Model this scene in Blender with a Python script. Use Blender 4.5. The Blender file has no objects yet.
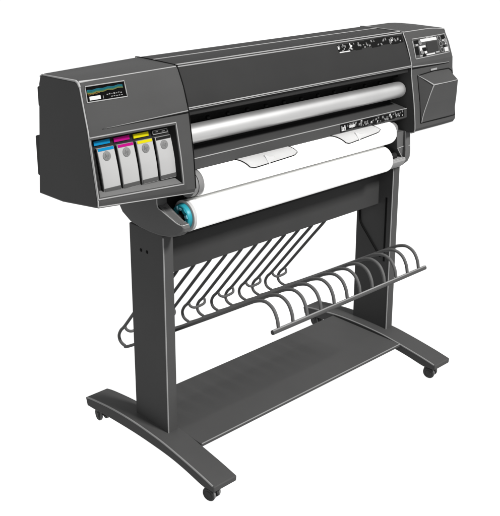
import bpy, bmesh, math, random
from mathutils import Vector, Matrix
random.seed(4)
PI = math.pi
scene = bpy.context.scene
COL = scene.collection

# ------------------------------------------------------------------ materials
def new_mat(name):
    m = bpy.data.materials.new(name); m.use_nodes = True
    return m, m.node_tree, m.node_tree.nodes['Principled BSDF']

def plastic(name, col, rough=.55, spec=.2, bump=.15, grain=900., var=.045, metallic=0.):
    """moulded plastic / powder coat: fine orange-peel grain, faint blotches, uneven gloss"""
    m, nt, b = new_mat(name)
    N, L = nt.nodes, nt.links
    tc = N.new('ShaderNodeTexCoord')
    n1 = N.new('ShaderNodeTexNoise'); n1.inputs['Scale'].default_value = 7.; n1.inputs['Detail'].default_value = 5.
    L.new(tc.outputs['Object'], n1.inputs['Vector'])
    mr = N.new('ShaderNodeMapRange')
    mr.inputs[1].default_value = .3; mr.inputs[2].default_value = .7
    mr.inputs[3].default_value = 1 - var; mr.inputs[4].default_value = 1 + var
    L.new(n1.outputs['Fac'], mr.inputs[0])
    mix = N.new('ShaderNodeVectorMath'); mix.operation = 'SCALE'
    mix.inputs[0].default_value = col
    L.new(mr.outputs[0], mix.inputs['Scale'])
    L.new(mix.outputs[0], b.inputs['Base Color'])
    n2 = N.new('ShaderNodeTexNoise'); n2.inputs['Scale'].default_value = grain; n2.inputs['Detail'].default_value = 2.
    L.new(tc.outputs['Object'], n2.inputs['Vector'])
    bp = N.new('ShaderNodeBump'); bp.inputs['Strength'].default_value = bump; bp.inputs['Distance'].default_value = .00012
    L.new(n2.outputs['Fac'], bp.inputs['Height']); L.new(bp.outputs[0], b.inputs['Normal'])
    r = N.new('ShaderNodeMapRange'); r.inputs[3].default_value = rough - .07; r.inputs[4].default_value = rough + .07
    L.new(n1.outputs['Fac'], r.inputs[0]); L.new(r.outputs[0], b.inputs['Roughness'])
    b.inputs['Specular IOR Level'].default_value = spec
    b.inputs['Metallic'].default_value = metallic
    return m

def g(v): return (v, v, v)
M = {}
M['body'] = plastic('body_plastic', g(.0330), spec=.03)
M['cover'] = plastic('cover_plastic', g(.0155), .5, spec=.03)
M['rear'] = plastic('rear_plastic', g(.0210), spec=.03)
M['stand'] = plastic('stand_paint', g(.0370), .55, spec=.03, bump=.25, grain=1400)
M['beam'] = plastic('beam_paint', g(.0245), .55, spec=.03, bump=.25, grain=1400)
M['shelf'] = plastic('shelf_paint', g(.0380), .6, spec=.03, bump=.3, grain=1400)
M['foot'] = plastic('foot_paint', g(.0370), .55, spec=.03, bump=.25, grain=1400)
M['wire'] = plastic('wire_coating', g(.0540), .45, spec=.06, bump=.1)
M['highlight'] = plastic('edge_highlight', g(.19), .45, spec=.1, var=.06)  # pale colour of the tubes that stand in for highlights along edges
M['dim_highlight'] = plastic('dim_highlight', g(.125), .45, spec=.1, var=.06)  # weaker painted highlight for edges and creases
M['black'] = plastic('black_rubber', g(.004), .6, spec=.02)
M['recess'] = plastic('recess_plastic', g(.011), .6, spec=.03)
M['mid'] = plastic('mid_grey_plastic', g(.100), .5, spec=.1)
M['ledge'] = plastic('ledge_plastic', g(.080), .5, spec=.1)
M['plate'] = plastic('plate_plastic', g(.030), .5, spec=.03)
M['silver'] = plastic('silver_roller', g(.36), .42, spec=.5, bump=.03, var=.03, metallic=.8)
M['arm'] = plastic('arm_plastic', g(.056), .5, spec=.05)
M['cradle'] = plastic('lit_cradle_plastic', g(.150), .5, spec=.1)  # paler than the arm: light from above put into the colour
M['ring'] = plastic('flange_plastic', g(.24), .45, spec=.1)
M['finger'] = plastic('finger_plastic', g(.26), .4, spec=.05)
M['paper'] = plastic('paper', (.86, .86, .85), .8, spec=.1, bump=.05, var=.01)
M['tab'] = plastic('guide_plastic', g(.47), .4, spec=.15, var=.05)
M['cart'] = plastic('cartridge_plastic', g(.20), .4, spec=.2, bump=.08, var=.05)
M['cart_base'] = plastic('cartridge_base', g(.040), .5, spec=.05)
M['emblem'] = plastic('emblem_grey', g(.095), .5, spec=.1)
M['white'] = plastic('white_print', g(.27), .5, spec=.1, var=.04)
M['pale'] = plastic('pale_print_highlight', g(.155), .5, spec=.1, var=.05)  # pale grey for print and frames, also for painted edge highlights
M['screen'] = plastic('display_glass', g(.016), .3, spec=.05, bump=.0)
M['key'] = plastic('key_plastic', g(.09), .45, spec=.1)
M['teal'] = plastic('teal_plastic', (.012, .16, .20), .4, spec=.15, var=.35)
M['pale_teal'] = plastic('pale_teal_plastic', (.14, .32, .38), .4, spec=.15, var=.2)
M['wheel'] = plastic('caster_rubber', g(.024), .5, spec=.05)
M['tread'] = plastic('caster_tread', g(.09), .55, spec=.1)
INK = {'cyan': plastic('cyan_print', (.0, .095, .20), .5, spec=.05, var=.05),
       'magenta': plastic('magenta_print', (.19, .0, .085), .5, spec=.05, var=.05),
       'yellow': plastic('yellow_print', (.28, .25, .0), .5, spec=.05, var=.05),
       'black': plastic('black_print', g(.005), .5, spec=.05)}
STRIPE = [plastic('blue_stripe', (.008, .085, .115), .4, spec=.05), plastic('teal_stripe', (.014, .105, .080), .4, spec=.05),
          plastic('yellow_stripe', (.12, .12, .03), .4, spec=.05), plastic('orange_stripe', (.13, .075, .02), .4, spec=.05)]

# ------------------------------------------------------------------ scene graph helpers
ORIG = {}
def prop(o, label=None, cat=None, group=None, kind=None):
    if label: o['label'] = label
    if cat: o['category'] = cat
    if group: o['group'] = group
    if kind: o['kind'] = kind
    return o

def thing(name, label, cat, loc, group=None):
    o = bpy.data.objects.new(name, None); COL.objects.link(o)
    o.empty_display_size = .05
    o.location = loc; ORIG[o.name] = Vector(loc)
    return prop(o, label, cat, group)

def root_of(o):
    while o.parent: o = o.parent
    return o

def obj(name, bm, mat, parent=None, smooth=None, label=None, bevel=0., seg=2):
    """link a bmesh (world coordinates) as ONE mesh object under parent"""
    bmesh.ops.recalc_face_normals(bm, faces=bm.faces)
    me = bpy.data.meshes.new(name)
    mats = mat if isinstance(mat, (list, tuple)) else [mat]
    off = ORIG[root_of(parent).name] if parent else Vector((0, 0, 0))
    bmesh.ops.translate(bm, verts=bm.verts, vec=-off)
    if smooth is not None:
        for e in bm.edges:
            e.smooth = len(e.link_faces) == 2 and e.calc_face_angle(9) < math.radians(smooth)
        for f in bm.faces: f.smooth = True
    bm.to_mesh(me); bm.free()
    for m in mats: me.materials.append(m)
    o = bpy.data.objects.new(name, me); COL.objects.link(o)
    if parent: o.parent = parent
    if label: o['label'] = label
    if bevel:
        md = o.modifiers.new('bevel', 'BEVEL'); md.width = bevel; md.segments = seg
        md.limit_method = 'ANGLE'; md.angle_limit = math.radians(35); md.harden_normals = False
    return o

def BM(): return bmesh.new()

def box(bm, x0, x1, y0, y1, z0, z1, mi=0):
    vs = [bm.verts.new((x, y, z)) for x in (x0, x1) for y in (y0, y1) for z in (z0, z1)]
    for f in ((0, 1, 3, 2), (4, 6, 7, 5), (0, 4, 5, 1), (2, 3, 7, 6), (0, 2, 6, 4), (1, 5, 7, 3)):
        bm.faces.new([vs[i] for i in f]).material_index = mi
    return bm

def loft(bm, rings, mi=0, caps=True, closed=True):
    R = [[bm.verts.new(p) for p in r] for r in rings]
    n = len(R[0])
    for a, b in zip(R, R[1:]):
        for i in range(n if closed else n - 1):
            j = (i + 1) % n
            bm.faces.new((a[i], a[j], b[j], b[i])).material_index = mi
    if caps:
        bm.faces.new(R[0]).material_index = mi
        bm.faces.new(list(reversed(R[-1]))).material_index = mi
    return bm

def prism(bm, prof, x0, x1, mi=0):
    return loft(bm, [[(x, y, z) for y, z in prof] for x in (x0, x1)], mi)

def quadslab(bm, c, n, t, mi=0):
    """thin plate: corner list c lying on a surface, thickened by t along n"""
    n = Vector(n).normalized()
    a = [Vector(p) - n * .0015 for p in c]; b = [Vector(p) + n * t for p in c]
    return loft(bm, [a, b], mi)

def smooth_path(pts, k=5):
    P = [Vector(p) for p in pts]
    P = [P[0] * 2 - P[1]] + P + [P[-1] * 2 - P[-2]]
    out = []
    for i in range(1, len(P) - 2):
        p0, p1, p2, p3 = P[i - 1:i + 3]
        for s in range(k):
            t = s / k
            out.append(.5 * ((2 * p1) + (p2 - p0) * t + (2 * p0 - 5 * p1 + 4 * p2 - p3) * t * t + (3 * p1 - p0 - 3 * p2 + p3) * t ** 3))
    out.append(P[-2])
    return out

def tube(bm, pts, r, n=8, mi=0, caps=True):
    P = [Vector(p) for p in pts]
    rr = r if isinstance(r, (list, tuple)) else [r] * len(P)
    rings = []; u = None
    for i, p in enumerate(P):
        t = (P[min(i + 1, len(P) - 1)] - P[max(i - 1, 0)]).normalized()
        if u is None:
            u = t.orthogonal().normalized()
        else:
            u = (u - t * u.dot(t)).normalized()
        v = t.cross(u)
        rings.append([p + (u * math.cos(2 * PI * k / n) + v * math.sin(2 * PI * k / n)) * rr[i] for k in range(n)])
    return loft(bm, rings, mi, caps)

def lathe(bm, cy, cz, prof, n=40, mi=0):
    """turned about an X-parallel axis; prof = [(x, r), ...]"""
    rings = [[(x, cy + max(r, 1e-4) * math.cos(2 * PI * k / n), cz + max(r, 1e-4) * math.sin(2 * PI * k / n)) for k in range(n)] for x, r in prof]
    return loft(bm, rings, mi)

def cut(o, cutter_bm):
    """boolean-subtract cutter (world coordinates) from o, applied into its mesh"""
    c = obj('cutter', cutter_bm, M['body'])
    if o.parent: c.location = -ORIG[root_of(o).name]
    p = o.parent; o.parent = None
    md = o.modifiers.new('cut', 'BOOLEAN'); md.object = c; md.operation = 'DIFFERENCE'; md.solver = 'EXACT'
    bpy.context.view_layer.update()
    dg = bpy.context.evaluated_depsgraph_get()
    me = bpy.data.meshes.new_from_object(o.evaluated_get(dg))
    o.modifiers.clear(); old = o.data; o.data = me; me.name = old.name
    o.parent = p
    bpy.data.meshes.remove(old)
    cm = c.data; bpy.data.objects.remove(c); bpy.data.meshes.remove(cm)

# ------------------------------------------------------------------ white floor sheet with an added glow that washes out shadows
bm = BM()
bm.faces.new([bm.verts.new(p) for p in ((-6, -5, 0), (7, -5, 0), (7, 7, 0), (-6, 7, 0))])
mf, nt, b = new_mat('glowing_white_floor')
b.inputs['Base Color'].default_value = (.08, .08, .08, 1); b.inputs['Roughness'].default_value = .9
b.inputs['Specular IOR Level'].default_value = 0
b.inputs['Emission Color'].default_value = (1, 1, 1, 1); b.inputs['Emission Strength'].default_value = 1.02  # added glow keeps the floor white and free of shadows
prop(obj('floor', bm, mf), 'plain glowing white floor sheet added under the machine to wash out shadows', 'floor', kind='structure')

# ================================================================== STAND
stand = thing('printer_stand', 'dark grey metal stand with two flat legs, arched feet and a low shelf on casters', 'stand', (.5, .08, 0))
XL, XR, LW = 0., 1.02, .0355

def leg(x):
    bm = BM(); box(bm, x, x + LW, 0, .161, .085, .722)
    return obj('leg', bm, M['stand'], stand, bevel=.0025)
FT = [(.384, .070), (.34, .0795), (.23, .0935), (.12, .099), (.0, .0965), (-.085, .088), (-.175, .0755), (-.225, .067), (-.256, .061)]
FB = [(-.254, .043), (-.225, .041), (-.20, .040), (-.13, .052), (-.064, .0595), (.013, .062), (.12, .061), (.26, .053), (.33, .046), (.376, .043)]
def up(pts, k): return [(p[1], p[2]) for p in smooth_path([(0, y, z) for y, z in pts], k)]
def foot(x):
    bm = BM()
    o = obj('foot', prism(bm, up(FT, 4) + up(FB, 4), x - .042, x + .043), M['foot'], stand, smooth=30, bevel=.003)
    bm = BM()
    tube(bm, [(x - .0405, y, z - .001) for y, z in up(FT, 4)[1:-1]], .0027)
    obj('edge_highlight', bm, M['dim_highlight'], o, smooth=60)
    return o
def caster(x, y, par, yaw):
    R = Matrix.Translation((x, y, 0)) @ Matrix.Rotation(yaw, 4, 'Z')
    bm = BM()   # two-wheel caster: hood + stem
    prof = [(a * .0001, 0) for a in range(0)]
    n = 14
    hood = [(.0235 * math.cos(t), .0215 + .0235 * math.sin(t)) for t in [PI * k / n for k in range(n + 1)]]
    prism(bm, hood, -.0045, .0045)
    tube(bm, [(0, 0, .040), (0, 0, .0455), (0, 0, .062)], [.010, .010, .007], 14)
    bmesh.ops.transform(bm, matrix=R, verts=bm.verts)
    c = obj('caster', bm, M['wheel'], par, smooth=40)
    for s in (-1, 1):
        bm = BM()
        a, e = (.006, .0185)
        pr = [(a, .004), (a, .018), (a + .002, .0203), (a + .008, .0212), (e - .003, .0203), (e, .017), (e - .001, .011), (e + .0005, .0095), (e, .002)]
        lathe(bm, 0, .0213, [(s * q, r) for q, r in pr], 28)
        for f in bm.faces:
            cc = f.calc_center_median(); rad = math.hypot(cc.y, cc.z - .0213)
            f.material_index = 1 if rad > .0192 else 0
        bmesh.ops.transform(bm, matrix=R, verts=bm.verts)
        obj('wheel', bm, [M['wheel'], M['tread']], par, smooth=40)
    return c
legs, feet = [], []
for x in (XL, XR):
    l = leg(x); legs.append(l)
    bm = BM(); tube(bm, [(x + .001, .001, .095), (x + .001, .001, .40), (x + .001, .001, .716)], .0021)
    obj('edge_highlight', bm, M['pale'], l, smooth=60)
    f = foot(x); feet.append(f)
    caster(x - .022, -.222, f, .25); caster(x - .012, .335, f, -.2)
for y, z in ((.1063, .651), (.0774, .653)):
    bm = BM(); lathe(bm, y, z, [(-.0016, .0), (-.0016, .004), (-.0004, .0055), (.002, .0055)], 16)
    obj('bolt', bm, M['black'], legs[0], smooth=40)
bm = BM(); box(bm, XR - .0012, XR + .002, .021, .0285, .36, .604); obj('slot', bm, M['black'], legs[1])
bm = BM(); tube(bm, smooth_path([(XR - .003, .146, .573), (XR - .003, .145, .53), (XR - .003, .138, .484), (XR - .003, .10, .440), (XR - .003, .058, .394), (XR - .003, .04, .374)], 4), .0036)
obj('dark_rod', bm, M['black'], legs[1], smooth=60)  # thin bent dark line along the inner face of the right leg
# crossbeam: a folded steel channel between the legs
bm = BM()
prism(bm, [(.060, .573), (.060, .689), (.112, .689), (.112, .573), (.109, .573), (.109, .686), (.063, .686), (.063, .573)], LW + .0004, XR - .0004)
beam = obj('crossbeam', bm, M['beam'], stand, bevel=.001)
bm = BM(); tube(bm, [(LW + .002, .0605, .689), (XR - .002, .0605, .689)], .0018); obj('edge_highlight', bm, M['highlight'], beam, smooth=60)
# shelf
bm = BM(); box(bm, .0436, XR - .0424, -.100, .224, .077, .0885)
shelf = obj('shelf', bm, M['shelf'], stand, bevel=.002)
bm = BM(); tube(bm, [(.046, -.0995, .0875), (XR - .045, -.0995, .0875)], .0019); obj('edge_highlight', bm, M['dim_highlight'], shelf, smooth=60)

# ================================================================== WIRE BASKET
basket = thing('wire_basket', 'grey wire catch basket of twelve bent hoops hanging under the crossbeam', 'basket', (.45, 0, .26))
N = 12
barX = [.129 + (.743 - .129) * i / 11 for i in range(N)]
wX = [.040 + (.748 - .040) * i / 11 for i in range(N)]
wires = []
for i in range(N):
    xb, xf = wX[i], barX[i]
    back = [(.066, .588), (.0735, .5675), (.13, .500), (.20, .416), (.2625, .341), (.285, .318), (.2965, .296), (.290, .278), (.268, .2715), (.243, .2785)]
    front = [(.10, .362), (-.08, .470), (-.205, .546), (-.247, .5695), (-.280, .5775), (-.308, .567), (-.324, .543), (-.3295, .519)]
    pts = [(xb, y, z) for y, z in back]
    for y, z in front:
        t = min(1, (.243 - y) / (.243 + .205)); pts.append((xb + (xf - xb) * t, y, z))
    bm = BM(); tube(bm, smooth_path(pts, 4), .0050, 10)
    w = obj('wire', bm, M['wire'], basket, smooth=60); wires.append(w)
for i in range(0, N, 2):
    a, c = wX[i], wX[i + 1]
    s = [(a, .262, .3415), (a + .002, .256, .330), (a + .012, .2475, .324), (a + .03, .245, .3245), (c - .012, .2465, .3265), (c - .002, .253, .332), (c, .262, .3415)]
    bm = BM(); tube(bm, smooth_path(s, 4), .0045, 10)
    obj('hairpin', bm, M['wire'], wires[i], smooth=60)
bm = BM(); tube(bm, [(.104, -.3315, .5125), (.44, -.3315, .5125), (.775, -.3315, .5125)], .0068, 10)
fb = obj('front_bar', bm, M['stand'], basket, smooth=50)
bm = BM()
tube(bm, [(.1045, -.3335, .5185), (.7745, -.3335, .5185)], .0022); obj('edge_highlight', bm, M['dim_highlight'], fb, smooth=60)
for y, z in ((.243, .2785), (-.12, .4953)):
    t = (.243 - y) / .448
    bm = BM(); tube(bm, [(wX[0] + (barX[0] - wX[0]) * t, y, z), (wX[-1] + (barX[-1] - wX[-1]) * t, y, z)], .0036, 8)
    obj('cross_rod', bm, M['wire'], basket, smooth=60)

# ================================================================== PRINTER
printer = thing('large_format_printer', 'wide dark grey roll-fed printer body with ink bay and control panel on its stand', 'printer', (.5, .08, .72))
# profiles (y, z), same number of points, going round from the rear bottom
P_L = [(.225, .849), (.106, .852), (-.052, .8735), (-.064, .879), (-.065, .892), (-.054, .955), (-.042, 1.025), (-.034, 1.072), (-.019, 1.130), (-.007, 1.179), (-.001, 1.189), (.010, 1.1925), (.170, 1.187), (.182, 1.181), (.188, 1.165)]
P_R = [(.225, .840), (.106, .840), (-.055, .8475), (-.066, .851), (-.073, .866), (-.066, .960), (-.053, 1.046), (-.047, 1.084), (-.028, 1.142), (-.007, 1.185), (-.001, 1.1925), (.010, 1.1955), (.170, 1.1965), (.182, 1.191), (.188, 1.175)]
HX0, HX1 = -.25, .060
def lerp(a, b, t): return a + (b - a) * t
def ring_at(x, inset=0.):
    t = (x - HX0) / (HX1 - HX0)
    r = [(lerp(a[0], b[0], t), lerp(a[1], b[1], t)) for a, b in zip(P_L, P_R)]
    if inset:
        cy, cz = .08, 1.02
        r = [(y + (cy - y) * inset / .14, z + (cz - z) * inset / .16) for y, z in r]
    return r
def front_y(x, z):
    r = ring_at(x)
    for a, b in zip(r[3:12], r[4:12]):
        if a[1] <= z <= b[1]: return lerp(a[0], b[0], (z - a[1]) / (b[1] - a[1]))
    return -.05
bm = BM()
xs = [-.25, -.247, -.24] + [-.235 + .01 * k for k in range(29)] + [.052, .060]
ins = [.006, .002] + [0] * (len(xs) - 2)
def dense(r):
    out = []
    for i, (a, b) in enumerate(zip(r, r[1:] + r[:1])):
        n = 4 if 3 <= i <= 8 else 1
        out += [(lerp(a[0], b[0], k / n), lerp(a[1], b[1], k / n)) for k in range(n)]
    return out
loft(bm, [[(x, y, z) for y, z in dense(ring_at(x, i))] for x, i in zip(xs, ins)])
house = obj('ink_housing', bm, M['body'], printer)
# ink bay: recess cut into the front
bayz = lambda x: (lerp(.898, .884, (x + .245) / .265), 1.0525)
DB = .024
bm = BM()
def bay_ring(d, dz0=0., inset=0.):
    out = []
    for x, top in ((-.242, 0), (-.242, 1), (.012, 1), (.017, 0)):
        z = (1.048 - inset) if top else (lerp(.903, .889, (x + .245) / .265) + dz0 + inset)
        xx = x + (inset if x < 0 else -inset)
        out.append((xx, front_y(xx, z) + d, z))
    return out
a = bay_ring(-.02, -.005, -.0033); c = bay_ring(DB, .006, .004)
loft(bm, [a, c])
cut(house, bm)
for p in house.data.polygons: p.use_smooth = True
house.data.set_sharp_from_angle(angle=math.radians(28))
# bay lining (slightly different tone) : ledge, walls, back as one open tray just inside the cut
bm = BM()
e = .0012
def tray(d, dz, ins):
    return [Vector(p) for p in bay_ring(d, dz, ins)]
R0, R1 = tray(.0005, 0, .0009), tray(DB - .0009, .006, .0049)
V0 = [bm.verts.new(p) for p in R0]; V1 = [bm.verts.new(p) for p in R1]
for i in range(4):
    j = (i + 1) % 4
    f = bm.faces.new((V0[i], V0[j], V1[j], V1[i])); f.material_index = 1 if i == 3 else 0
bm.faces.new(V1)
lin = obj('bay_lining', bm, [M['recess'], M['ledge']], house)
# rim round the bay and the raised outer frame line
def loop_tube(bm, pts, r): tube(bm, pts + [pts[0], pts[1]], r, 8, caps=False)
def seg_path(cs, n=6):
    out = []
    for a, b in zip(cs, cs[1:]):
        for k in range(n): out.append(tuple(lerp(a[i], b[i], k / n) for i in range(2)))
    out.append(cs[-1]); return out
bm = BM()
rim = seg_path([(-.247, .900), (-.247, 1.054), (.015, 1.054), (.021, .886), (-.247, .900)], 8)
tube(bm, [(x, front_y(x, z) - .0004, z) for x, z in rim], .0020, 8)
obj('bay_rim', bm, M['pale'], house, smooth=60)
# edge highlights of the housing, drawn as pale tubes
bm = BM()
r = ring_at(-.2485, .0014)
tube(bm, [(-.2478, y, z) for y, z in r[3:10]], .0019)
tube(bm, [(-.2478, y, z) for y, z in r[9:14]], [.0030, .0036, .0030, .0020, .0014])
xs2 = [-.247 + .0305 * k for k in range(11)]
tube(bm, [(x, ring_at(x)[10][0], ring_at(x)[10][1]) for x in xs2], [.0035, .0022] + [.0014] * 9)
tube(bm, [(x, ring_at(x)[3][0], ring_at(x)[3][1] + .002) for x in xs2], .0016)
obj('edge_highlight', bm, M['highlight'], house, smooth=60)
# crease ridge that starts at a point and runs to the cover
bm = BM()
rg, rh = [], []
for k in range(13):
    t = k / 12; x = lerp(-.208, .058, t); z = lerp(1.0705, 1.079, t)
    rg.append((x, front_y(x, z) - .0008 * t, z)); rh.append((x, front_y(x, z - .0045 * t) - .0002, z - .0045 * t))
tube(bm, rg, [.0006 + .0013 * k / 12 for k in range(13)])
obj('crease_ridge', bm, M['dim_highlight'], house, smooth=60)
bm = BM(); tube(bm, rh, [.0006 + .0016 * k / 12 for k in range(13)]); obj('crease_dark_line', bm, M['black'], house, smooth=60)
# rear cable covers that stick out behind the left end
for q in ((.17, .204, 1.096, 1.150), (.18, .231, .900, 1.012)):
    bm = BM(); box(bm, -.246, -.20, *q); obj('rear_boss', bm, M['rear'], house, bevel=.004)
# colour labels over the cartridges
CX = [-.2225 + .0590 * i for i in range(4)]
for i, (k, x) in enumerate(zip(('cyan', 'magenta', 'yellow', 'black'), CX)):
    bm = BM(); z0, z1 = 1.0275, 1.0385
    yb = lambda z: front_y(x, z) + DB - .004
    c = [(x - .004, yb(z0), z0), (x + .044, yb(z0), z0), (x + .044, yb(z1), z1), (x - .004, yb(z1), z1)]
    quadslab(bm, c, (0, -1, .1), .002)
    if k == 'black':
        for (u0, u1, w0, w1) in ((0, .049, .0, .0016), (0, .049, .0094, .011), (0, .0016, 0, .011), (.0474, .049, 0, .011), (.010, .018, .006, .0078), (.030, .040, .0045, .0065)):
            q = [(x - .004 + u0, yb(z0 + w0) - .0022, z0 + w0), (x - .004 + u1, yb(z0 + w0) - .0022, z0 + w0), (x - .004 + u1, yb(z0 + w1) - .0022, z0 + w1), (x - .004 + u0, yb(z0 + w1) - .0022, z0 + w1)]
            quadslab(bm, q, (0, -1, .1), .0006, 1)
    obj('ink_label', bm, [INK[k], M['pale']], house, label=k + ' colour label above its cartridge')

# badge with printed stripes, upper left of the front
def plate_on(x0, x1, z0, z1, lift):
    return [(x, front_y(x, z) - lift, z) for x, z in ((x0, z0), (x1, z0), (x1, z1), (x0, z1))]
NUP = (0, -.93, .36)
bm = BM(); nx, nz = 12, 4
G = [[bm.verts.new((lerp(-.2345, -.1185, i / nx), front_y(lerp(-.2345, -.1185, i / nx), lerp(1.1395, 1.1765, j / nz)) - .0018, lerp(1.1395, 1.1765, j / nz))) for i in range(nx + 1)] for j in range(nz + 1)]
for a, b_ in zip(G, G[1:]):
    for i in range(nx): bm.faces.new((a[i], a[i + 1], b_[i + 1], b_[i]))
bmesh.ops.solidify(bm, geom=bm.faces[:], thickness=.0020)
badge = obj('badge', bm, M['black'], house)
bm = BM()
fr = seg_path([(-.236, 1.139), (-.234, 1.1775), (-.1175, 1.1775), (-.1185, 1.139), (-.236, 1.139)], 4)
tube(bm, [(x, front_y(x, z) - .001, z) for x, z in fr], .0017); obj('badge_frame', bm, M['pale'], badge, smooth=60)
for m, base, amp, th in ((STRIPE[0], 1.1665, .0016, .0042), (STRIPE[1], 1.1632, .0022, .0030), (STRIPE[2], 1.1600, .0020, .0028), (STRIPE[3], 1.1570, .0014, .0020)):
    bm = BM(); n = 24
    lo, hi = [], []
    x_end = -.126 if m is not STRIPE[3] else -.196
    for k in range(n + 1):
        x = lerp(-.2315, x_end, k / n)
        z = base + amp * math.sin(k * .9 + amp * 900) * .5 + .0022 * k / n
        if m is STRIPE[2]: z += .0022 * k / n
        lo.append((x, front_y(x, z - th / 2) - .0028, z - th / 2)); hi.append((x, front_y(x, z + th / 2) - .0028, z + th / 2))
    A = [bm.verts.new(p) for p in lo]; B = [bm.verts.new(p) for p in hi]
    for k in range(n): bm.faces.new((A[k], A[k + 1], B[k + 1], B[k]))
    bmesh.ops.solidify(bm, geom=bm.faces[:], thickness=.0006)
    obj('stripe', bm, m, badge)
bm = BM()
quadslab(bm, plate_on(-.2285, -.1965, 1.1435, 1.1525, .0030), NUP, .0006)
quadslab(bm, plate_on(-.1895, -.1880, 1.1435, 1.1505, .0030), NUP, .0006, 1)
for k in range(7):
    x = -.178 + k * .0068; quadslab(bm, plate_on(x, x + .0042, 1.150 + .001 * (k % 3), 1.1528 + .0012 * (k % 2), .0030), NUP, .0006, 1)
for k in range(5):
    x = -.166 + k * .0074; quadslab(bm, plate_on(x, x + .0046, 1.1448, 1.1468, .0030), NUP, .0006, 1)
obj('badge_print', bm, [M['white'], M['mid']], badge)

# ---- centre section
CX0, CX1 = HX1 + .0016, 1.0285
bm = BM()
prism(bm, [(.112, 1.196), (.170, 1.1965), (.182, 1.191), (.190, 1.172), (.226, .86), (.052, .86), (.052, 1.05), (.112, 1.05)], CX0, CX1)
rear = obj('rear_cover', bm, M['rear'], printer, bevel=.0015)
bm = BM()
cov = [(.1095, 1.1958), (.012, 1.1945), (.004, 1.1925), (-.001, 1.188), (-.012, 1.165), (-.030, 1.126), (-.0455, 1.0875), (-.046, 1.0835), (-.043, 1.0785), (-.036, 1.0765), (-.034, 1.062), (-.02, 1.056), (.05, 1.054), (.1095, 1.054)]
prism(bm, cov, CX0, CX1)
cover = obj('window_cover', bm, M['cover'], printer, smooth=25)
bm = BM()
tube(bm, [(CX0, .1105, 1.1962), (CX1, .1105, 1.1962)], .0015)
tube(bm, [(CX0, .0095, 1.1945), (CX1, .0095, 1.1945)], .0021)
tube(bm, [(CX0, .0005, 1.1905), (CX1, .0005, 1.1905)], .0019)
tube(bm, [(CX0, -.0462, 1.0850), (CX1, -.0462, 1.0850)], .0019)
obj('edge_highlight', bm, M['pale'], cover, smooth=60)
bm = BM(); tube(bm, [(CX0, -.0448, 1.0800), (CX1, -.0448, 1.0800)], .0014); obj('lower_highlight', bm, M['dim_highlight'], cover, smooth=60)  # highlight strip under the cover edge, painted as a pale tube
# seams beside the cover
for sx, k in ((HX1 + .0006, 'l'),):
    bm = BM(); rr = ring_at(sx)
    tube(bm, smooth_path([(sx + .0003, y - .0006, z + .0006) for y, z in rr[4:14]], 3), .0014); obj('seam', bm, M['black'], cover, smooth=60)

# abstract printed strip on the cover, unreadable in the photograph
def cov_y(z):
    for a, b in zip(cov[2:7], cov[3:8]):
        if b[1] <= z <= a[1]: return lerp(b[0], a[0], (z - b[1]) / (a[1] - b[1]))
    return -.01
def blob(bm, x0, x1, z0, z1, yf, lift, mi, sl=0., t=.0005):
    c = [(x0, yf(z0) - lift, z0), (x1, yf(z0) - lift, z0), (x1 + sl, yf(z1) - lift, z1), (x0 + sl, yf(z1) - lift, z1)]
    quadslab(bm, c, (0, -.93, .36), t, mi)
def scatter_marks(bm, x0, x1, zt, h, yf, seed):
    rnd = random.Random(seed); x = x0
    while x < x1 - .008:                       # ragged black ground
        w_ = rnd.uniform(.018, .034); e_ = min(x + w_ + .002, x1)
        blob(bm, x, e_, zt - h * rnd.uniform(.82, 1.0), zt - h * rnd.uniform(0, .14), yf, .0003, 0, 0); x += w_
    x = x0 + .003
    while x < x1 - .010:                       # illegible light bits on it
        for q in range(rnd.choice((1, 2, 2, 3))):
            w_ = rnd.uniform(.0025, .0085); hh = rnd.uniform(.10, .34); t0 = rnd.uniform(.08, .86 - hh); xx = x + rnd.uniform(-.002, .004)
            blob(bm, xx, min(xx + w_, x1), zt - h * (t0 + hh), zt - h * t0, yf, .0012 + .0002 * q, rnd.choice((1, 2, 2, 2)), rnd.uniform(-.003, .004))
        x += rnd.uniform(.008, .017)
def mark_strip(bm, x0, x1, zt, h, yf, rnd, marks):
    for (a, b_, c, d, mi, sl) in marks:
        X0, X1 = lerp(x0, x1, a), lerp(x0, x1, b_)
        blob(bm, X0, X1, zt - h * d, zt - h * c, yf, .0004 + .0006 * mi, mi, sl)
up_marks = [(0, .19, .30, .95, 0, 0), (.17, .44, .10, .90, 0, 0), (.40, .75, .05, .95, 0, 0), (.72, 1, .05, .95, 0, 0),
            (.005, .16, .88, 1., 1, 0), (.0, .02, .25, .6, 1, 0), (.08, .15, .50, .66, 2, 0), (.03, .10, .22, .32, 2, 0), (.175, .19, .1, .8, 1, 0), (.20, .305, .30, .72, 1, .003), (.24, .30, .16, .30, 2, 0),
            (.355, .40, .28, .60, 1, 0), (.37, .39, .38, .50, 0, 0), (.425, .455, .05, .85, 1, -.006), (.455, .50, .70, .95, 2, 0), (.53, .60, .30, .42, 2, .004), (.55, .58, .55, .68, 2, 0), (.62, .64, .2, .6, 2, 0),
            (.69, .715, .10, .55, 1, 0), (.70, .75, .62, .85, 2, 0), (.78, .80, .35, .8, 2, 0), (.83, .85, .12, .5, 2, .003), (.88, .905, .2, .7, 2, 0), (.935, .98, .12, .2, 1, 0), (.975, .992, .12, .85, 1, 0), (.94, .96, .45, .75, 2, 0)]
bm = BM(); scatter_marks(bm, .698, 1.022, 1.1865, .0265, cov_y, 5); mark_strip(bm, .698, 1.022, 1.1865, .0265, cov_y, 1, [m for m in up_marks if m[4] == 1][:3])
obj('printed_strip', bm, [M['black'], M['white'], M['key']], cover)

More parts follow.
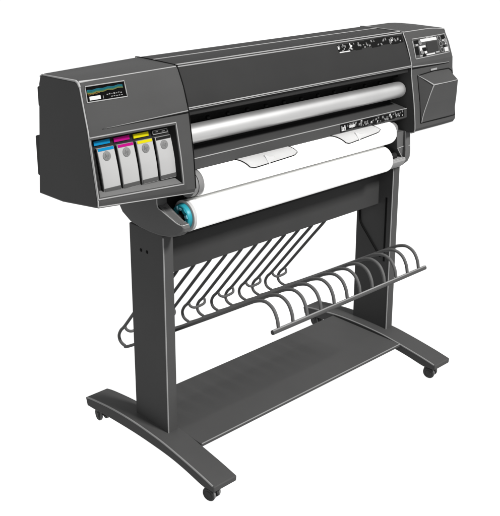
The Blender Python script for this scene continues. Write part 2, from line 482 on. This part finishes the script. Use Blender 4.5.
# recess walls, silver roller, pinch wheels
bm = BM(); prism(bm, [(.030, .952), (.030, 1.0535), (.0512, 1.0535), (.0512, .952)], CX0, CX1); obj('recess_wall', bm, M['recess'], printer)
bm = BM()
pr = [(CX0 + .001, .001), (CX0 + .001, .0275)] + [(lerp(CX0, 1.006, k / 20), .0275) for k in range(1, 21)] + [(1.0145, .0268), (1.0205, .0245), (1.0235, .021), (1.024, .0)]
lathe(bm, -.010, 1.001, pr, 56)
obj('silver_roller', bm, M['silver'], printer, smooth=40)
for i in range(12):
    x = .098 + i * .0755
    bm = BM(); lathe(bm, .006, 1.0335, [(x - .006, .0), (x - .006, .004), (x - .004, .0055), (x + .004, .0055), (x + .006, .004), (x + .006, 0)], 14)
    pw = obj('pinch_wheel', bm, M['black'], printer, smooth=40)
bm = BM(); box(bm, CX0, CX1, .0065, .0305, 1.0405, 1.0535); obj('pinch_bar', bm, M['black'], printer, bevel=.002)
# output plate with a lip
bm = BM()
prism(bm, [(.0515, .953), (-.026, .9395), (-.0335, .9375), (-.0365, .934), (-.0385, .907), (-.036, .9035), (-.022, .9035), (.0515, .918)], CX0, CX1)
plate = obj('output_plate', bm, M['plate'], printer, smooth=25)
bm = BM(); tube(bm, [(CX0, -.0355, .9372), (CX1, -.0355, .9372)], .0016); obj('edge_highlight', bm, M['pale'], plate, smooth=60)
low_marks = [(0, .09, .25, .95, 0, 0), (.08, .30, .15, .95, 0, 0), (.28, .55, .05, 1, 0, 0), (.52, .75, .05, 1, 0, 0), (.74, 1, .05, .95, 0, 0),
             (.015, .075, .45, .9, 1, 0), (.0, .02, .2, .6, 2, 0), (.10, .13, .75, .95, 2, 0), (.13, .21, .38, .72, 1, 0), (.14, .19, .45, .6, 0, 0), (.245, .26, .2, .9, 2, .004), (.30, .355, .30, .75, 1, .004), (.32, .335, .4, .6, 0, 0), (.375, .40, .2, .6, 2, .003), (.42, .45, .15, .5, 1, .004), (.47, .50, .65, .95, 2, 0), (.55, .57, .2, .8, 2, 0), (.585, .64, .30, .85, 1, 0), (.60, .62, .42, .55, 0, 0), (.665, .685, .1, .6, 2, .003), (.705, .745, .15, .7, 1, .004), (.78, .83, .25, .5, 2, .004), (.84, .87, .45, .8, 1, .002), (.885, .91, .3, .75, 2, 0), (.93, .985, .35, .85, 1, 0), (.90, .98, .08, .18, 2, 0)]
lipf = lambda z: lerp(-.0386, -.0366, (z - .907) / .027)
bm = BM(); scatter_marks(bm, .688, 1.014, .9365, .0265, lipf, 8); mark_strip(bm, .688, 1.012, .9375, .0265, lipf, 2, [m for m in low_marks if m[4] == 1][:2])
obj('printed_strip', bm, [M['black'], M['white'], M['key']], plate)
# floor of the body and front lower wall behind the paper
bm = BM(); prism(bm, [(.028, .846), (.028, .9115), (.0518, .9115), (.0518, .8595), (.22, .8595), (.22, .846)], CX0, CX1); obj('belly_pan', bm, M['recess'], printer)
# end bushings of the paper path
for x0, x1, m in ((CX0, .0962, 'mid'), (.940, CX1, 'mid')):
    bm = BM()
    if x0 < .5: pr = [(x0, .0), (x0, .0365), (.078, .0365), (.0785, .0372), (.093, .0372), (.0960, .0355), (.0960, 0)]
    else: pr = [(.938, 0), (.938, .0240), (.960, .0240), (.974, .0225), (.983, .0175), (.987, .010), (.9875, .004), (.9875, 0)]
    lathe(bm, -.030 if x0 < .5 else -.022, .867 if x0 < .5 else .874, pr, 40); bush = obj('roll_bushing', bm, M[m], printer, smooth=40)
    if x0 < .5:
        bm = BM(); lathe(bm, -.030, .867, [(.0772, 0), (.0772, .0374), (.0786, .0374), (.0786, 0)], 40); obj('seam', bm, M['black'], bush, smooth=40)

# ---- right housing
R0 = [(.225, .847), (.106, .847), (-.054, .854), (-.065, .857), (-.0735, .870), (-.064, .957), (-.047, 1.052), (-.0445, 1.090), (-.023, 1.150), (-.006, 1.184), (.000, 1.1925), (.010, 1.1955), (.170, 1.1965), (.182, 1.191), (.190, 1.172)]
def rh_ring(x):
    if x <= 1.17: s = 0
    else: s = (x - 1.17) / .112
    out = []
    for i, (y, z) in enumerate(R0):
        if i in (0, 1): pass
        if y > .05: y = y - (y - .05) * .52 * s ** 2.2
        if z > 1.1: z = z - .011 * s ** 1.5 * (1 if y > -.01 else .6)
        if y < 0: y = y + .004 * s ** 2
        out.append((y, z))
    return out
RX = [1.031, 1.034, 1.06, 1.10, 1.14, 1.17, 1.20, 1.225, 1.25, 1.268, 1.276, 1.280]
bm = BM(); rings = []
for x in RX:
    r = rh_ring(min(x, 1.282))
    k = {1.276: .0035, 1.280: .010}.get(x, 0)
    rings.append([(x, y + (.06 - y) * k / .12, z + (1.02 - z) * k / .16) for y, z in r])
loft(bm, rings)
rhouse = obj('control_housing', bm, M['body'], printer, bevel=.0012)
def ry(x, z):
    r = rh_ring(x)
    for a, b in zip(r[3:11], r[4:11]):
        if a[1] <= z <= b[1]: return lerp(a[0], b[0], (z - a[1]) / (b[1] - a[1]))
    return -.05
bm = BM()
tube(bm, smooth_path([(1.0305, y - .0003, z + .0003) for y, z in R0[2:14]], 3), .0019)
tube(bm, [(x, rh_ring(x)[10][0], rh_ring(x)[10][1]) for x in RX[:-2]], .0017)
tube(bm, [(x, rh_ring(x)[3][0], rh_ring(x)[3][1] + .002) for x in RX[:-2]], .0016)
obj('edge_highlight', bm, M['pale'], rhouse, smooth=60)
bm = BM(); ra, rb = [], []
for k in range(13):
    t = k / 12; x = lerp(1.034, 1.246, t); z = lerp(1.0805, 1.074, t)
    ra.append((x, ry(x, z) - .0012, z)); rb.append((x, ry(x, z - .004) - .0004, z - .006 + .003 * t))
tube(bm, ra, [.0024 - .0013 * k / 12 for k in range(13)]); obj('crease_ridge', bm, M['dim_highlight'], rhouse, smooth=60)
bm = BM(); tube(bm, rb, [.0024 - .0016 * k / 12 for k in range(13)]); obj('crease_dark_line', bm, M['black'], rhouse, smooth=60)  # black line paints the shadow beneath the ridge

# control panel
cpc = [(1.060, 1.1035), (1.064, 1.1675), (1.2575, 1.1675), (1.2555, 1.1065)]
def cp(s, t):           # s across, t down, 0..1 inside the frame
    xt, xb = lerp(cpc[1][0], cpc[2][0], s), lerp(cpc[0][0], cpc[3][0], s)
    zt, zb = lerp(cpc[1][1], cpc[2][1], s), lerp(cpc[0][1], cpc[3][1], s)
    x, z = lerp(xt, xb, t), lerp(zt, zb, t); return (x, ry(x, z), z)
NP = (0, -.94, .34)
def cpq(bm, s0, s1, t0, t1, lift, mi=0, t=.0008):
    c = [Vector(cp(s, q)) + Vector(NP) * lift for s, q in ((s0, t1), (s1, t1), (s1, t0), (s0, t0))]
    quadslab(bm, c, NP, t, mi)
bm = BM(); cpq(bm, .02, .98, .03, .97, 0, 0, .0012)
panel = obj('control_panel', bm, M['body'], rhouse)
bm = BM()
lp = [cp(s, t) for s, t in seg_path([(0, 1), (0, 0), (1, 0), (1, 1), (0, 1)], 5)]
tube(bm, [Vector(p) + Vector(NP) * .0008 for p in lp], .0017); obj('panel_frame', bm, M['pale'], panel, smooth=60)
bm = BM(); cpq(bm, .365, .685, .27, .80, .0012, 0, .0008); obj('display', bm, M['screen'], panel)
bm = BM()
for q in ((.22, .70, .07, .22), (.30, .56, .86, .93), (.155, .33, .40, .50), (.155, .22, .50, .66), (.87, .985, .70, .93), (.27, .345, .70, .82), (.86, .92, .28, .36), (.93, .965, .40, .56)): cpq(bm, *q, .0012, 0, .0005)
for q in ((.06, .13, .28, .36), (.40, .60, .02, .05), (.60, .70, .82, .90), (.13, .2, .86, .93)): cpq(bm, *q, .0012, 1, .0005)
obj('panel_print', bm, [M['white'], M['pale']], panel)
for q in ((.025, .12, .40, .82), (.23, .345, .53, .68), (.23, .27, .68, .86), (.865, .97, .05, .25), (.04, .16, .09, .25), (.21, .31, .86, .97), (.86, .92, .58, .68)):
    bm = BM(); cpq(bm, *q, .0012, 0, .0006); obj('dark_print', bm, M['black'], panel)
def key(s, t, r, mat):
    c = Vector(cp(s, t)); n = Vector(NP).normalized(); u = Vector((1, 0, 0)); v = n.cross(u)
    bm = BM(); rings = []
    for h, q in ((0, r), (.002, r), (.003, r * .85), (.0032, .0001)):
        rings.append([c + n * (.001 + h) + (u * math.cos(2 * PI * k / 20) + v * math.sin(2 * PI * k / 20)) * q for k in range(20)])
    loft(bm, rings); k = obj('key', bm, mat, panel, smooth=40)
    bm = BM(); tube(bm, [c + n * .0022 + (u * math.cos(2 * PI * k / 20) + v * math.sin(2 * PI * k / 20)) * (r + .0006) for k in range(21)], .0012, 6)
    obj('key_ring', bm, M['pale'], panel, smooth=60)
for s, t in ((.765, .17), (.775, .48), (.785, .80)): key(s, t, .0072, M['screen'])
key(.935, .36, .0062, M['key']); key(.19, .24, .0060, M['key']); key(.20, .73, .0058, M['key'])

# door: a wedge that swells out at the top and dies into the panel at the foot
bm = BM()
nz = 10
rows = []
for k in range(nz + 1):
    t = k / nz; z = lerp(1.0185, .888, t)
    out = .040 * (1 - t) ** 1.25 + .002
    ins = .028 * (1 - t) ** 1.35 + .001
    xl, xr = 1.066 + ins, 1.263 - ins * .9
    rows.append((xl, xr, z, out))
def dpt(x, z, o): return (x, ry(x, min(max(z, .872), 1.18)) - o, z)
grid = []
for xl, xr, z, o in rows:
    grid.append([bm.verts.new(dpt(1.0645, z, -.002)), bm.verts.new(dpt(xl, z, o)), bm.verts.new(dpt(lerp(xl, xr, .5), z, o * 1.03)), bm.verts.new(dpt(xr, z, o)), bm.verts.new(dpt(1.265, z, -.002))])
top = [bm.verts.new(dpt(x, z, -.002)) for x, z in ((1.0645, 1.047), (1.075, 1.0485), (1.16, 1.0525), (1.245, 1.0505), (1.265, 1.040))]
for a, b in zip([top] + grid, grid):
    for i in range(4): bm.faces.new((a[i], a[i + 1], b[i + 1], b[i]))
door = obj('panel_door', bm, M['body'], rhouse)
bm = BM()
tube(bm, [dpt(xl, z, o + .0002) for xl, xr, z, o in rows], [.0028, .0022] + [.0017] * (nz - 1))
tube(bm, [dpt(1.067, 1.0475, .001), dpt(1.080, 1.034, .022), dpt(rows[0][0], rows[0][2], rows[0][3])], [.0012, .0018, .0028])
tube(bm, [dpt(lerp(rows[0][0], rows[0][1], q / 6), rows[0][2], rows[0][3] * (1 + .03 * (1 - abs(q / 3 - 1)))) for q in range(7)], [.0028, .002] + [.0015] * 5)
obj('edge_highlight', bm, M['pale'], door, smooth=60)
bm = BM()
ds = seg_path([(1.0635, .886), (1.0635, 1.0475), (1.16, 1.0535), (1.245, 1.0515), (1.2655, 1.041), (1.2655, .884), (1.0635, .886)], 4)
tube(bm, [(x, ry(x, z) - .0002, z) for x, z in ds], .0018); obj('door_seam', bm, M['black'], door, smooth=60)
bm = BM(); quadslab(bm, [(x, ry(x, z) - .001, z) for x, z in ((1.135, 1.0555), (1.170, 1.056), (1.170, 1.0625), (1.135, 1.062))], (0, -1, .2), .003)
obj('latch', bm, M['pale'], rhouse)

# ---- spindle arms under both ends of the body
arm = [(.214, .856), (.204, .765), (.190, .746), (.151, .7265), (.105, .7205), (.06, .7185), (.015, .7195), (-.03, .726), (-.062, .738), (-.082, .754), (-.084, .764), (-.076, .771), (-.060, .773), (.000, .797), (.018, .806), (.022, .856)]
def arm_part(x0, x1, flip):
    bm = BM()
    rings = []
    for x, k in ((x0, .004), (x0 + .003, .0012), (x0 + .008, 0), (x1 - .006, 0), (x1 - .002, .001), (x1, .003)):
        rings.append([(x, y + (.06 - y) * k / .12, z + (.79 - z) * k / .05) for y, z in arm])
    rings = [[(x + (.012 * max(0, (.03 - y) / .11) ** 1.7 * (1 - (x - x0) / (x1 - x0))), y, z) for x, y, z in r_] for r_ in rings]
    loft(bm, rings)
    a = obj('spindle_arm', bm, M['arm'], printer, smooth=32)
    # shallow saddle on the arm, its pale colour standing in for light from above
    bm = BM(); n = 8
    top = [(.0175, .8085), (.000, .7985), (-.020, .7895), (-.040, .7815), (-.058, .7745), (-.074, .7722)]
    rows = []
    for y, z in smooth_path([(0, y, z) for y, z in top], 3) and [(p[1], p[2]) for p in smooth_path([(0, y, z) for y, z in top], 3)]:
        rows.append([bm.verts.new((lerp(x0 + .003 + .0115 * max(0, (.03 - y) / .11) ** 1.7, x1 - .002, k / n), y, z - .0035 * math.sin(PI * k / n) + .0012)) for k in range(n + 1)])
    for p, q in zip(rows, rows[1:]):
        for k in range(n): bm.faces.new((p[k], p[k + 1], q[k + 1], q[k]))
    bmesh.ops.solidify(bm, geom=bm.faces[:], thickness=.004)
    obj('cradle', bm, M['cradle'], a, smooth=40)
    bm = BM(); xe2 = x0 + .001; bl = lambda y: xe2 + .0115 * max(0, (.03 - y) / .11) ** 1.7
    tube(bm, smooth_path([(bl(y), y, z) for y, z in ((.0195, .846), (.018, .8065), (.000, .7975), (-.030, .7855), (-.058, .774), (-.076, .771))], 3), .0017)
    if not flip: tube(bm, [(lerp(x0 + .011, x1, q / 5), -.0765, .7712) for q in range(6)], .0013)
    obj('edge_highlight', bm, M['highlight'], a, smooth=60)
    return a
arm_part(-.004, .032, False)
# right arm: a taller outer plate with a gusset and a low cradle block on its inner side
arm_r = [(.214, .857), (.204, .765), (.190, .746), (.151, .7265), (.105, .7205), (.06, .7180), (.020, .7160), (.004, .7170), (-.014, .7275), (-.033, .7445), (-.0405, .762), (-.0415, .79), (-.036, .857)]
bm = BM(); rings = []
for x, k in ((1.027, 0), (1.050, 0), (1.056, .0015), (1.059, .005)):
    rings.append([(x, y + (.06 - y) * k / .12, z + (.79 - z) * k / .05) for y, z in arm_r])
loft(bm, rings); armr = obj('spindle_arm', bm, M['arm'], printer, smooth=32)
bm = BM()
gp = [(.990, .857), (1.0268, .857), (1.0268, .7645), (1.0225, .7645), (.996, .800)]
loft(bm, [[(x, y, z) for x, z in gp] for y in (-.030, .020)]); obj('gusset', bm, M['arm'], armr, bevel=.0015)
bm = BM()
prism(bm, [(-.012, .7255), (-.020, .7270), (-.036, .7410), (-.044, .7560), (-.043, .7630), (-.036, .7655), (-.012, .7655)], .9370, 1.0268)
obj('cradle', bm, M['cradle'], armr, smooth=32)
bm = BM()
tube(bm, [(.996, -.0308, .8005), (1.0268, -.0312, .803), (1.050, -.0413, .8045)], .0013)
tube(bm, [(.996, -.0308, .8005), (1.010, -.0308, .7815), (1.0235, -.0308, .7645)], .0013)
tube(bm, [(.939, -.0415, .7648), (1.0265, -.0415, .7648)], .0012)
obj('edge_highlight', bm, M['highlight'], armr, smooth=60)
# dark guard panel behind the rolls, joining the two arms under the body
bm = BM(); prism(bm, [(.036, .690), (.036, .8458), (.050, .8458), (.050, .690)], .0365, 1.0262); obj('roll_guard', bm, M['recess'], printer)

# ================================================================== PAPER
roll = thing('paper_roll', 'white paper roll with teal hub on the spindle below the printer body', 'paper roll', (.50, -.02, .773))
CY, CZ = -.020, .773
bm = BM(); lathe(bm, CY, CZ, [(.0725, .026), (.0715, .030), (.0715, .0440), (.073, .0452)] + [(lerp(.075, .927, k / 16), .0452) for k in range(17)] + [(.9305, .0446), (.9325, .0425), (.9325, .026)], 64)
obj('roll_paper', bm, M['paper'], roll, smooth=40)
bm = BM(); lathe(bm, CY, CZ, [(.0600, .030), (.0600, .0425), (.0610, .0455), (.0690, .0462), (.0712, .0455), (.0712, .030)], 56)
obj('flange', bm, M['ring'], roll, smooth=40)
bm = BM()
lathe(bm, CY, CZ, [(.0602, .0190), (.0480, .0190), (.0465, .0205), (.0465, .0330), (.0485, .0352), (.0560, .0362), (.0602, .0385)], 48)
hub = obj('hub', bm, M['teal'], roll, smooth=35)
bm = BM(); lathe(bm, CY, CZ, [(.0560, 0), (.0560, .0188), (.0600, .0188), (.0600, 0)], 36); obj('hub_core', bm, M['black'], hub, smooth=40)
random.seed(11)
for k in range(11):      # lugs moulded on the hub face
    a = 2 * PI * k / 11 + random.uniform(-.1, .1)
    bm = BM(); c, s_ = math.cos(a), math.sin(a)
    r0, r1 = .0205, random.choice((.027, .031, .0325))
    w0, w1 = random.uniform(.0022, .0034), random.uniform(.0035, .0062)
    pts = [(rr * c - ww * s_, rr * s_ + ww * c) for rr, ww in ((r0, -w0), (r1, -w1), (r1, w1), (r0, w0))]
    loft(bm, [[(x, CY + p, CZ + q) for p, q in pts] for x in (.0445, .0470)])
    obj('lug', bm, M['pale_teal'] if k % 3 != 1 else M['teal'], hub, bevel=.0008)
bm = BM(); lathe(bm, CY, CZ, [(.004, 0), (.004, .0065), (.006, .0085), (.040, .0085), (.042, .0095), (.0565, .0095), (.0565, 0)], 28)
obj('spindle', bm, M['recess'], roll, smooth=40)
bm = BM(); lathe(bm, CY, CZ, [(.9320, .0), (.9320, .0405), (.935, .0410), (.940, .036), (.944, .022), (.950, .0115), (.996, .0115), (.996, 0)], 40)
obj('end_cap', bm, M['recess'], roll, smooth=40)

sheet = thing('paper_sheet', 'white paper sheet curving over the upper output roller in front', 'paper', (.54, -.03, .867))
bm = BM(); SY, SZ = -.030, .867
def arc(r, a0, a1, n): return [(SY + r * math.cos(lerp(a0, a1, k / n)), SZ + r * math.sin(lerp(a0, a1, k / n))) for k in range(n + 1)]
ri, ro = .0374, .0388
xsS = [.0965, .0970] + [lerp(.10, .927, k / 12) for k in range(13)] + [.9360, .9425, .9455]
rings = []
for x in xsS:
    sh = 0 if x < .93 else {.9360: .0006, .9425: .003, .9455: .007}[x]
    rings.append([(x, y, z) for y, z in arc(ro - sh, math.radians(35), math.radians(315), 40)] + [(x, y, z) for y, z in reversed(arc(ri - sh - .004, math.radians(35), math.radians(315), 40))])
loft(bm, rings)
obj('sheet_paper', bm, M['paper'], sheet, smooth=40)
# paper guide tabs lying over the sheet
def tab(pts_top, pts_bot):
    """pts along the lip (x) and along the lower edge (x, angle on the sheet roll)"""
    n, m = 14, 6
    bm = BM(); rows = []
    for j in range(m + 1):
        t = j / m; row = []
        for k in range(n + 1):
            s = k / n
            xt = lerp(pts_top[0], pts_top[1], s); xb = lerp(pts_bot[0], pts_bot[1], s)
            aT = math.radians(100); aB = math.radians(lerp(pts_bot[2], pts_bot[3], s))
            a = lerp(aT, aB, t); x = lerp(xt, xb, t ** .85)
            # rounded lower corners
            c = min(s, 1 - s) * n
            if c < 1.5: a -= math.radians(9) * t * (1 - c / 1.5) ** 2
            r = ro + .0028
            row.append(bm.verts.new((x, SY + r * math.cos(a), SZ + r * math.sin(a))))
        rows.append(row)
    for a, b in zip(rows, rows[1:]):
        for i in range(n): bm.faces.new((a[i], a[i + 1], b[i + 1], b[i]))
    edge = [v.co.copy() for v in [r[0] for r in rows]] + [v.co.copy() for v in rows[-1][1:]] + [v.co.copy() for v in reversed([r[-1] for r in rows[:-1]])]
    mid = rows[m // 2 + 1][n // 2 - 1].co.copy(); end = rows[m][n // 2].co.copy()
    bmesh.ops.solidify(bm, geom=bm.faces[:], thickness=.0012)
    tb = obj('paper_guide', bm, M['tab'], printer, smooth=50)
    bm = BM(); tube(bm, edge, .0014, 6); obj('guide_edge', bm, M['black'], tb, smooth=60)
    # small triangular finger moulded on the guide
    bm = BM()
    c = mid; rad = lambda a, x, h: Vector((x, SY + (ro + .003 + h) * math.cos(a), SZ + (ro + .003 + h) * math.sin(a)))
    a0, a1 = math.radians(122), math.radians(163)
    loft(bm, [[rad(a0, c.x - .012, 0), rad(a0 + .25, c.x + .030, 0), rad(a1, c.x - .004, 0)], [rad(a0, c.x - .010, .005), rad(a0 + .2, c.x + .006, .003), rad(a1, c.x - .006, .002)]])
    obj('finger', bm, M['finger'], tb)
tab((.236, .452), (.268, .468, 163, 152))
tab((.640, .842), (.682, .862, 165, 146))

# ================================================================== INK CARTRIDGES
inkw = {'cyan': 'leftmost', 'magenta': 'second from the left', 'yellow': 'third from the left', 'black': 'rightmost'}
for i, (k, x0) in enumerate(zip(('cyan', 'magenta', 'yellow', 'black'), CX)):
    x1 = x0 + .0535
    z0, z1 = .9055, 1.0195
    yf = lambda z, x=x0 + .025: front_y(x, z) + DB - .0068 - .0030 * math.sin(PI * min(1, max(0, (z - .9055) / .114))) ** .8
    lab = ('light grey ink cartridge with ' + k + ' top edge, ' + inkw[k] + ' in the ink bay')
    t = thing('ink_cartridge', lab, 'ink cartridge', ((x0 + x1) / 2, yf(.91), z0), 'ink cartridges in the bay')
    bm = BM()
    nr = 16
    for_rings = []
    for k_ in range(nr + 1):
        zz = lerp(z0, z1, k_ / nr); sk_ = .006 * (1 - k_ / nr); xa, xb = x0 + .001 + sk_, x1 - .001 + sk_
        y_ = yf(zz); yb_ = front_y(x0 + .025, zz) + DB + .002
        for_rings.append([(xa, yb_, zz), (xa, y_ + .0018, zz), (xa + .0006, y_ + .0005, zz), (xa + .0020, y_, zz), (xb - .0020, y_, zz), (xb - .0006, y_ + .0005, zz), (xb, y_ + .0018, zz), (xb, yb_, zz)])
    loft(bm, for_rings)
    body = obj('shell', bm, M['cart'], t, smooth=50)
    # dark joints either side
    bm = BM()
    tube(bm, [(x0 - .0008, yf(1.019) + .002, 1.019), (x0 + .0042, yf(z0) + .002, z0)], .0016, 6)
    obj('seam', bm, M['black'], t)
    bm = BM()
    def q(xa, xb, za, zb, lift, mi=0, th=.0008):
        sk = lambda z: .006 * (1.0195 - z) / .114
        quadslab(bm, [(xx + sk(zz), yf(zz) - lift, zz) for xx, zz in ((xa, za), (xb, za), (xb, zb), (xa, zb))], (0, -1, .12), th, mi)
    q(x0 + .003, x1 - .003, 1.0125, 1.0195, .0003)
    obj('colour_edge', bm, INK[k], t)
    bm = BM(); q(x0 + .002, x1 - .002, .9070, .9175, .0003)
    obj('pull_lip', bm, M['cart_base'], t)
    # round emblem: disc with a ring and two slanted strokes
    ex, ez = x0 + .0265, .9985
    bm = BM()
    rings = [[(ex + r * math.cos(2 * PI * a / 28), yf(ez + r * math.sin(2 * PI * a / 28)) - h, ez + r * math.sin(2 * PI * a / 28)) for a in range(28)] for h, r in ((-.001, .0118), (.0012, .0118), (.0016, .0110), (.0016, .0001))]
    loft(bm, rings)
    em = obj('emblem', bm, M['emblem'], t, smooth=40)
    bm = BM()
    for a, b_, c, d in ((-.0055, -.0025, -.003, .0065), (.0015, -.0065, .004, .003), (-.0015, -.002, .0, .002), (.004, -.002, .006, .002)):
        tube(bm, [(ex + a, yf(ez + b_) - .0018, ez + b_), (ex + c, yf(ez + d) - .0018, ez + d)], .0011, 6)
    obj('emblem_mark', bm, M['key'], em)

# ------------------------------------------------------------------ light
w = bpy.data.worlds.new('World'); scene.world = w; w.use_nodes = True
bg = w.node_tree.nodes['Background']; bg.inputs[0].default_value = (1, 1, 1, 1); bg.inputs[1].default_value = 1.02
la = bpy.data.lights.new('key_softbox', 'AREA'); la.shape = 'SQUARE'; la.size = .95; la.energy = 860; la.color = (1, .99, .975)
lo = bpy.data.objects.new('key_softbox', la); COL.objects.link(lo)
tgt = Vector((.45, .05, .65)); d = Vector((.10, -1, .95)).normalized()
lo.location = tgt + d * 6.0
lo.rotation_euler = (-d).to_track_quat('-Z', 'Y').to_euler()

# ------------------------------------------------------------------ camera
S = .85
ax, ay, az = map(math.radians, (-16.926, .05, -42.879))
f = Vector((-math.sin(az) * math.cos(ax), math.cos(az) * math.cos(ax), math.sin(ax)))
r = f.cross(Vector((0, 0, 1))).normalized(); u = r.cross(f)
r2 = r * math.cos(ay) + u * math.sin(ay); u2 = -r * math.sin(ay) + u * math.cos(ay)
cd = bpy.data.cameras.new('camera'); cam = bpy.data.objects.new('camera', cd); COL.objects.link(cam)
mw = Matrix((r2, u2, -f)).transposed().to_4x4(); mw.translation = Vector((-1.709 * S, -2.252 * S, 1.903 * S))
cam.matrix_world = mw
cd.sensor_fit = 'HORIZONTAL'; cd.sensor_width = 36; cd.lens = 915.499 / 500 * 36
cd.shift_x = 1.45 / 500; cd.shift_y = -79.144 / 500
cd.clip_start = .05; cd.clip_end = 200
scene.camera = cam

scene.view_settings.view_transform = 'Standard'; scene.view_settings.look = 'None'
scene.view_settings.exposure = 0; scene.view_settings.gamma = 1
scene.render.engine = 'CYCLES'
scene.render.resolution_x = 992; scene.render.resolution_y = 1024
